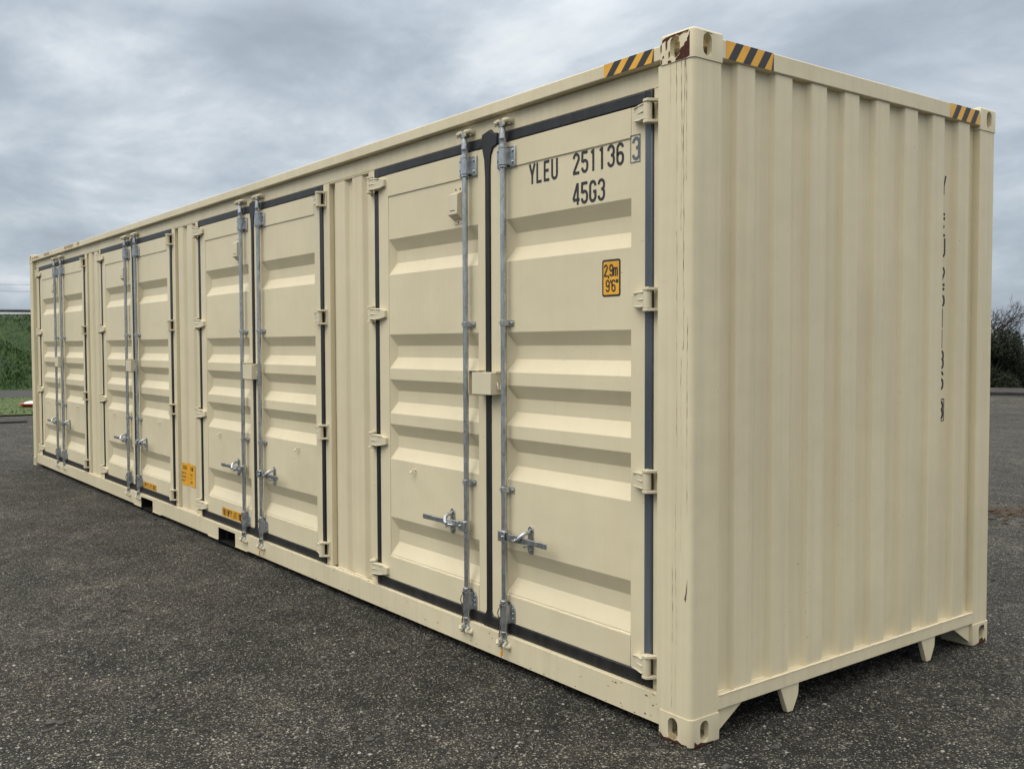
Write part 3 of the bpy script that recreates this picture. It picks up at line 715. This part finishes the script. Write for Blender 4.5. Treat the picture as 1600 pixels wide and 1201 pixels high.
def meeting_seal_mesh():
    b = MB(); y0, y1 = FY-.009, FY+.03
    pl = [(-.047, .168), (-.047, .2345), (-.034, .2345), (-.021, .26), (-.0205, 2.50), (-.027, 2.59), (-.047, 2.66), (-.047, 2.725), (.028, 2.742), (.048, 2.722), (.0835, 2.716), (.0835, 2.655), (.05, 2.645), (.030, 2.61), (.0195, 2.53), (.0195, .262), (.036, .2345), (.083, .2345), (.083, .172), (.02, .160), (.012, .150), (.004, .165)]
    b.prism(pl, 'y', y0-.003, y1, 'rubber')
    return b
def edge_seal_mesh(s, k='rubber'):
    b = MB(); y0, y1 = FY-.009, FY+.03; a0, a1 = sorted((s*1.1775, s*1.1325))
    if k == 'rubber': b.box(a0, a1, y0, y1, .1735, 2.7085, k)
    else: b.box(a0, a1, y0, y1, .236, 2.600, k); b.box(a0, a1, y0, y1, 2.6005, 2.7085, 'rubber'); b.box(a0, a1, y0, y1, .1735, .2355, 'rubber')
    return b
def hinge_mesh(s):
    b = MB(); X = lambda a: s*a; k = 'paint2'
    bc = 1.178; r = .018; yb_ = .008
    b.tube([(X(bc), yb_, -.036), (X(bc), yb_, .036)], r, k, 18)
    b.tube([(X(bc), yb_, -.052), (X(bc), yb_, .052)], .009, k, 10)
    for z in (-.0495, .0375):
        pl = [(bc+r*1.15*cos(a), yb_+r*1.15*sin(a)) for a in [radians(d) for d in range(100, 271, 17)]]+[(bc+.016, yb_-r*1.05), (1.222, FY-.012), (1.222, FY+.002)]
        b.prism([(X(a), c_) for a, c_ in pl], 'z', z, z+.012, k)
    b.box(X(1.216), X(1.228), FY-.006, FY+.002, -.056, .056, k)
    # tapering blade lying across the seal on to the leaf
    tip = 1.072 if s > 0 else 1.040
    def ring(xa, ya_, yb2, zb): return [(X(xa), ya_, -zb), (X(xa), yb2, -zb), (X(xa), yb2, zb), (X(xa), ya_, zb)]
    rg = [ring(bc-.004, yb_-r*.92, yb_+r*.6, .0355), ring(1.125, .006, .034, .0355), ring(1.10, .014, .0405, .032), ring(tip, .022, .0415, .020)]
    if s < 0: rg = [[p for p in r_[::-1]] for r_ in rg]
    loft(b, [r_[::-1] for r_ in rg], k)
    for z, l0 in ((0, 1.11), (.030, 1.085), (-.030, 1.085)):
        b.tube([(X(1.165), -.0085, z), (X(1.128), .0055, z), (X(l0), .013, z*.9)], .0032, k, 6)
    return b
def rod_mesh(s):
    b = MB(); x = s*.167; y = .010; k = 'steel'
    b.tube([(x, y, .352), (x, y, 2.522)], .0148, k, 16)
    # cam ends
    for sg, za, zb, zc_ in ((1, 2.635, 2.700, 2.748), (-1, .214, .168, .128)):
        b.tube([(x, y, za), (x, y, za+(zb-za)*.45), (x, y, za+(zb-za)*.5), (x, y, zb)], [.0175, .0175, .0195, .0165], k, 16)
        b.tube([(x, y, zb), (x, y-.002, zb+(zc_-zb)*.5)], [.0165, .012], k, 12)
        z = zc_-sg*.012
        b.prism([(x-.020, z-sg*.012), (x+.020, z-sg*.012), (x+.034, z+sg*.006), (x+.030, z+sg*.024), (x+.012, z+sg*.017), (x-.012, z+sg*.017), (x-.030, z+sg*.024), (x-.034, z+sg*.006)], 'y', -.004, .022, k)
    return b
def keeper_mesh(s, zc_, sg):
    b = MB(); x = s*.167; k = 'paint2'
    if True:
        yf = FY-.001 if sg > 0 else .014
        for d in (-1, 1):
            cx = x+d*.038
            b.tube([(cx, yf+.002, zc_), (cx-d*.003, .012 if sg > 0 else 0, zc_+.004*sg), (cx-d*.010, -.014, zc_-sg*.004)], [.0145, .0125, .0105], k, 10)
            b.tube([(cx-d*.010, -.014, zc_-sg*.004), (cx-d*.002, -.010, zc_-sg*.024)], [.0105, .006], k, 10)
        b.box(x-.050, x+.050, yf-.006, yf+.002, zc_-.011, zc_+.010, k)
    return b
def bolt(b, x, y, z, r=.006, k='steel', hgt=.008):
    b.prism([(x+r*cos(a), z+r*sin(a)) for a in [i*pi/3 for i in range(6)]], 'y', y-hgt, y, k)
def rodpl(b, x, yc, yp, hw, k, z0, z1, r):
    """hat-section guide: wraps the front of the rod and lands on a flange either side"""
    pl = [(-hw, yp), (-hw, yp-.005), (-r-.004, yp-.005)]
    pl += [(-(r)*cos(a), yc-(r)*sin(a)) for a in [radians(d) for d in range(0, 181, 20)]]
    pl += [(r+.004, yp-.005), (hw, yp-.005), (hw, yp)]
    b.prism([(x+p[0], p[1]) for p in pl], 'z', z0, z1, k)
def bracket_mesh(s):
    b = MB(); x = s*.167; k = 'steel'; yp = FY-.0042
    # top
    rodpl(b, x, .010, yp, .056, k, 2.536, 2.618, .0242)
    b.tube([(x, .010, 2.524), (x, .010, 2.536)], .0225, k, 16); b.tube([(x, .010, 2.618), (x, .010, 2.634)], .0225, k, 16)
    b.box(x-.074, x+.074, yp-.0065, yp+.001, 2.526, 2.628, k)
    for d in (-1, 1):
        for z in (2.548, 2.606): bolt(b, x+d*.052, yp-.0065, z, .0085, k, .010)
        b.box(x+d*.067, x+d*.074, yp-.014, yp-.0066, 2.53, 2.624, 'bolt')
    for z in (2.553, 2.600): b.tube([(x-.0135, -.0085, z), (x-.0150, -.0125, z)], .0062, 'black', 10)
    for z in (2.5355, 2.6185): b.tube([(x, .010, z-.0012), (x, .010, z+.0012)], .0249, 'dark', 16)
    return b
def bracket_low_mesh(s):
    b = MB(); x = s*.167; k = 'steel'; yp = FY-.0062
    rodpl(b, x, .010, yp, .040, k, .236, .330, .0225)
    b.tube([(x, .010, .330), (x, .010, .350)], [.0228, .0215], k, 16); b.tube([(x, .010, .350), (x, .010, .353)], .0205, 'bolt', 16)
    b.tube([(x, .010, .214), (x, .010, .236)], [.0195, .0215], k, 16)
    pl = [(x-.05, .240), (x-.058, .250), (x-.058, .305), (x-.042, .332), (x-.02, .340), (x+.02, .340), (x+.042, .332), (x+.058, .305), (x+.058, .250), (x+.05, .240)]
    b.prism(pl, 'y', yp-.007, yp+.001, k)
    for d in (-1, 1):
        for z in (.262, .288, .312): b.tube([(x+d*.044, yp-.007, z), (x+d*.044, yp-.0115, z)], .004, 'bolt', 8)
    for z in (.325, .262): b.tube([(x-.0125, -.0075, z), (x-.014, -.0115, z)], .0055, 'black', 10)
    return b
def cable_mesh(s):
    b = MB(); x = s*.167
    b.tube([(x+.028, .025, .345), (x+.024, .0, .350), (x+.012, -.016, .335), (x-.012, -.020, .305), (x-.030, -.012, .280), (x-.034, .0, .255), (x-.034, .004, .215), (x-.037, .006, .185), (x-.042, .004, .165), (x-.037, .002, .153), (x-.031, .004, .165), (x-.034, .006, .188)], .0024, 'grime', 6)
    return b
def clip_mesh(s, z):
    b = MB(); x = s*.167; k = 'steel'
    if True:
        rodpl(b, x, .010, FY-.0042, .046, k, z-.0135, z+.0135, .0185)
        for d in (-1, 1): bolt(b, x+d*.036, FY-.009, z, .0075, 'bolt', .006)
        b.tube([(x-.014, -.006, z), (x-.0145, -.008, z)], .0034, 'black', 8)
    return b
def handle_mesh(s):
    b = MB(); X = lambda a: s*a; k = 'steel'; z = .682
    # hub clamp round the rod
    b.tube([(X(.167), .010, z-.026), (X(.167), .010, z+.026)], .0215, k, 16)
    for zz in (z-.026, z+.019): b.box(X(.150), X(.208), -.014, .020, zz, zz+.006, k)
    b.box(X(.150), X(.205), -.019, -.0142, z-.026, z+.025, k)
    b.tube([(X(.190), -.026, z), (X(.190), .022, z)], .006, 'bolt', 8)
    # lever: flat bar that swells at the catch and tapers to a grip
    def rg(x, y, hy, hz, dz=0): return [(X(x), y-hy, z+dz-hz), (X(x), y+hy, z+dz-hz), (X(x), y+hy, z+dz+hz), (X(x), y-hy, z+dz+hz)]
    rr = [rg(.196, .0, .007, .017), rg(.235, -.002, .006, .016), rg(.285, -.006, .006, .018, .001), rg(.330, -.010, .007, .017, .002), rg(.380, -.012, .006, .013, .003), rg(.44, -.016, .0055, .0125, .004), rg(.52, -.022, .005, .014, .006), rg(.545, -.024, .0045, .013, .006)]
    if s > 0: rr = [r_[::-1] for r_ in rr]
    loft(b, rr, k)
    b.tube([(X(.262), -.017, z-.006), (X(.29), -.022, z-.008), (X(.315), -.021, z+.004)], [.004, .008, .005], k, 8)
    return b
def catch_mesh(s):
    b = MB(); X = lambda a: s*a; k = 'steel'; z = .682; xc = .345
    pl = oval(X(xc), z-.002, .042, .140); b.prism(pl, 'y', FY-.006, FY+.0005, k)
    for dz in (.048, -.052): bolt(b, X(xc), FY-.006, z+dz, .008, k, .008)
    # swan-neck hook that drops over the lever
    pts = [(X(xc+.002), .030, z+.040), (X(xc), .006, z+.038), (X(xc-.006), -.014, z+.024), (X(xc-.020), -.024, z+.006), (X(xc-.036), -.027, z-.004), (X(xc-.044), -.025, z+.006)]
    b.tube(pts, [.010, .011, .0115, .011, .009, .005], k, 10)
    b.tube([(X(xc), .034, z-.020), (X(xc), .012, z-.024), (X(xc+.004), -.004, z-.028)], [.010, .009, .006], k, 8)
    return b
def hook_mesh(s):
    b = MB(); x = -.745 if s < 0 else .750; z = .912
    b.tube([(x+.012, FY+.002, z+.010), (x+.012, FY-.020, z+.010), (x+.006, FY-.026, z-.006), (x-.010, FY-.022, z-.010), (x-.018, FY-.016, z+.002)], .0048, 'weld', 8)
    return b
def vent_mesh():
    b = MB(); x0, x1 = -.318, -.232; k = 'paint2'
    b.box(x0+.006, x1-.006, FY-.003, FY+.001, 2.290, 2.492, k)
    pl = [(FY-.0032, 2.462), (.004, 2.446), (.002, 2.340), (FY-.0032, 2.312)]
    b.prism([(a, c_) for a, c_ in pl], 'x', x0, x1, k)
    for xx in (x0+.022, x1-.022): b.tube([(xx, FY-.003, 2.476), (xx, FY-.006, 2.476)], .005, 'dark', 8)
    b.tube([((x0+x1)/2, FY-.003, 2.300), ((x0+x1)/2, FY-.006, 2.300)], .005, 'dark', 8)
    b.box(x0+.02, x1-.02, .0005, .0030, 2.358, 2.362, 'grime')
    return b
def lockbox_mesh():
    b = MB(); k = 'paint2'; x0, x1, y0, z0, z1 = -.052, .113, -.032, 1.391, 1.503; t = .005
    b.box(x0, x1, y0, y0+t, z0, z1, k); b.box(x1-t, x1, y0+t+.0002, FY-.004, z0, z1, k)
    b.box(x0, x1-t-.0002, y0+t+.0002, FY-.01, z1-t, z1, k); b.box(x0, x1-t-.0002, y0+t+.0002, FY-.01, z0, z0+t, k)
    b.box(x1-t+.001, x1+.004, -.004, FY-.004, z1-.006, z1+.006, k)
    b.tube([(x1-.002, .012, 1.452), (x1+.008, .006, 1.440), (x1+.011, .008, 1.420), (x1+.008, .018, 1.412), (x1+.006, .026, 1.420), (x1-.002, .028, 1.440)], .0045, 'weld', 8)
    return b
def locktray_mesh():
    b = MB(); k = 'paint2'; x0, x1 = -.128, -.034; t = .005
    b.box(x0, x0+t, -.004, FY-.0042, 1.388, 1.513, k); b.box(x0+t+.0002, x1, -.004, FY-.0042, 1.508, 1.513, k)
    b.box(x0+t+.0002, x1, FY-.012, FY-.0045, 1.388, 1.5075, 'paint2')
    return b
HZ = (2.612, 1.832, 1.066, .276)
KIT = {-1: [], 1: []}
for s in (-1, 1):
    d = door_mesh(s).build('door', root, (0, 0, 0), bevel=.004, sharp=18, bang=18)
    kit = [(seal_mesh(s, 2.6555, 2.7085), 'top_seal', .006, 0), (seal_mesh(s, .1735, .2345), 'bottom_seal', .006, 0), (edge_seal_mesh(s), 'edge_seal', .006, 0), *[(hinge_mesh(s), 'hinge', .002, z) for z in HZ], (rod_mesh(s), 'lock_rod', .0015, 0), (bracket_mesh(s), 'rod_bracket', .001, 0),
           (bracket_low_mesh(s), 'rod_bracket', .001, 0), (clip_mesh(s, 1.753), 'rod_clip', .001, 0), (clip_mesh(s, .915), 'rod_clip', .001, 0), (cable_mesh(s), 'wire_cable', 0, 0), (handle_mesh(s), 'handle', .002, 0), (catch_mesh(s), 'handle_catch', .001, 0)]
    kit.append((hook_mesh(s), 'hook', 0, 0))
    if s < 0: kit += [(vent_mesh(), 'vent', .0015, 0), (locktray_mesh(), 'lock_tray', .001, 0)]
    else: kit += [(lockbox_mesh(), 'lock_box', .003, 0), (meeting_seal_mesh(), 'meeting_seal', .005, 0)]
    for mb, nm, bv, z in kit: mb.build(nm, d, (0, 0, z), bevel=bv)
    KIT[s] = d
    KIT[('k', s)] = [keeper_mesh(s, *a).build('rod_keeper', root, (0, 0, 0)) for a in ((2.752, 1), (.122, -1))]
doors = {}
for i, xc in enumerate(BAYX):
    for s in (-1, 1):
        d = KIT[s]; kps = KIT[('k', s)]
        if i:
            n_ = d.copy(); C.objects.link(n_); n_.parent = root
            for ch in KIT[s].children:
                if i == 0: break
                c_ = ch.copy(); C.objects.link(c_); c_.parent = n_
            d = n_; kps = [kp.copy() for kp in kps]
            for kp in kps: C.objects.link(kp); kp.parent = root
        d.location = OFF+Vector((xc, 0, 0)); doors[(i, s)] = d
        for kp in kps: kp.location = OFF+Vector((xc, 0, 0))
# the near right-hand leaf has no hook; lettering and stickers
for ch in list(doors[(0, 1)].children):
    if ch.name.startswith('hook'): bpy.data.objects.remove(ch)
D0 = -BAYX[0]
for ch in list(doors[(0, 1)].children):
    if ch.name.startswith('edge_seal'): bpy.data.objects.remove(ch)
o = edge_seal_mesh(1, 'blue rubber').build('edge_seal', doors[(0, 1)], bevel=.006); o['label'] = 'blue grey rubber seal strip'
b = MB(); O = lambda x, z: Vector((x+D0, FY, z))
write(b, 'YLEU', O(-1.101, 2.421), XA, ZA, -YA, .098, 'black'); b.build('lettering', doors[(0, 1)]); b = MB(); write(b, '251136', O(-.776, 2.4225), XA, ZA, -YA, .098, 'black', pitch=.592)
b.build('serial_number', doors[(0, 1)]); b = MB(); write(b, '45G3', O(-.776, 2.284), XA, ZA, -YA, .098, 'black', pitch=.575)
b.build('size_code', doors[(0, 1)]); b = MB()
O2 = Vector((-.392+D0, FY-.0042, 2.421))
write(b, '3', O2+XA*.009+ZA*.008, XA, ZA, -YA, .098, 'grey vinyl'); b.ribbon([(0, 0), (.056, 0), (.056, .114), (0, .114), (0, 0)], .0045, O2, XA, ZA, -YA, 'grey vinyl', .0018)
b.build('check_digit', doors[(0, 1)])
def rrect(x0, x1, z0, z1, r, n=5):
    p = []
    for cx, cz, a0 in ((x1-r, z1-r, 0), (x0+r, z1-r, 90), (x0+r, z0+r, 180), (x1-r, z0+r, 270)):
        p += [(cx+r*cos(radians(a0+90*i/n)), cz+r*sin(radians(a0+90*i/n))) for i in range(n+1)]
    return p
b = MB(); x0, x1 = -.577+D0, -.459+D0
b.face([(x, FY-.0008, z) for x, z in rrect(x0, x1, 1.855, 2.019, .012)], 'black'); b.face([(x, FY-.0014, z) for x, z in rrect(x0+.009, x1-.009, 1.864, 2.010, .006)], 'yellow')
write(b, '2,9m', Vector((x0+.013, FY-.0014, 1.944)), XA, ZA, -YA, .054, 'black', pitch=.47, wide=.95, stroke=.13); write(b, "9'6\"", Vector((x0+.024, FY-.0014, 1.876)), XA, ZA, -YA, .054, 'black', pitch=.50, wide=1.0, stroke=.13)
b.build('height_sticker', doors[(0, 1)])
def lift_sticker(door, x0, x1, z0, z1):
    b = MB(); y = FY-.006
    b.face([(x0, y-.0008, z0), (x1, y-.0008, z0), (x1, y-.0008, z1), (x0, y-.0008, z1)], 'yellow')
    h = (z1-z0)*.74; tw = write(MB(), 'FOR EMPTY LIFT ONLY', Vector(), XA, ZA, -YA, h, 'black', pitch=.6)
    write(b, 'FOR EMPTY LIFT ONLY', Vector((x0+.010, y-.0008, z0+(z1-z0)*.13)), XA, ZA, -YA, h, 'black', pitch=.6, wide=(x1-x0-.02)/tw, stroke=.105)
    b.build('lift_sticker', door)
lift_sticker(doors[(1, -1)], -5.20+4.492, -4.745+4.492, .243, .316)
lift_sticker(doors[(2, 1)], -7.40+7.547, -6.91+7.547, .240, .300)
# attention sticker wrapped over the corrugation between the second and third bay
b = MB(); c = PX[1]; pr = panelprof(c); sx0, sx1 = c-.182, c+.172
def ys(x):
    for (a, ya_), (c_, yc_) in zip(pr, pr[1:]):
        if a <= x <= c_: return ya_+(yc_-ya_)*(x-a)/(c_-a)
    return SI
xs_ = [sx0]+[x for x, y in pr if sx0 < x < sx1]+[sx1]
for xa, xb in zip(xs_, xs_[1:]):
    b.face([(xa, ys(xa)-.003, .395), (xb, ys(xb)-.003, .395), (xb, ys(xb)-.003, .592), (xa, ys(xa)-.003, .592)], 'yellow')
write(b, 'ATTEN', Vector((c-.146, SO-.003, .535)), XA, ZA, -YA, .034, 'black', pitch=.55, stroke=.14)
write(b, 'TION', Vector((c+.044, SO-.003, .535)), XA, ZA, -YA, .034, 'black', pitch=.55, stroke=.14)
for j, (t1, t2) in enumerate((('DO NOT USE', 'CRANE'), ('CONTAINER', 'LIFT'), ('NEAR THE', 'DOORS'))):
    z = .492-.033*j
    write(b, t1, Vector((c-.178, SO-.003, z)), XA, ZA, -YA, .017, 'grime', pitch=.6, stroke=.16, wide=1.2); write(b, t2, Vector((c+.046, SO-.003, z)), XA, ZA, -YA, .017, 'grime', pitch=.6, stroke=.16, wide=1.2)
part(b, 'attention_sticker')
# yellow seal hanging from the near right-hand rod, and one on the third bay
for i in (0, 1):
    b = MB(); x = .172; b.tube([(x, -.012, .118), (x+.001, -.013, .096)], .0012, 'grime', 5); b.tube([(x, -.014, .098), (x, -.014, .072)], .0065, 'yellow', 8)
    b.tube([(x, -.014, .072), (x-.001, -.012, .050)], .0010, 'grime', 5); b.build('security_seal', doors[(i, 1)])
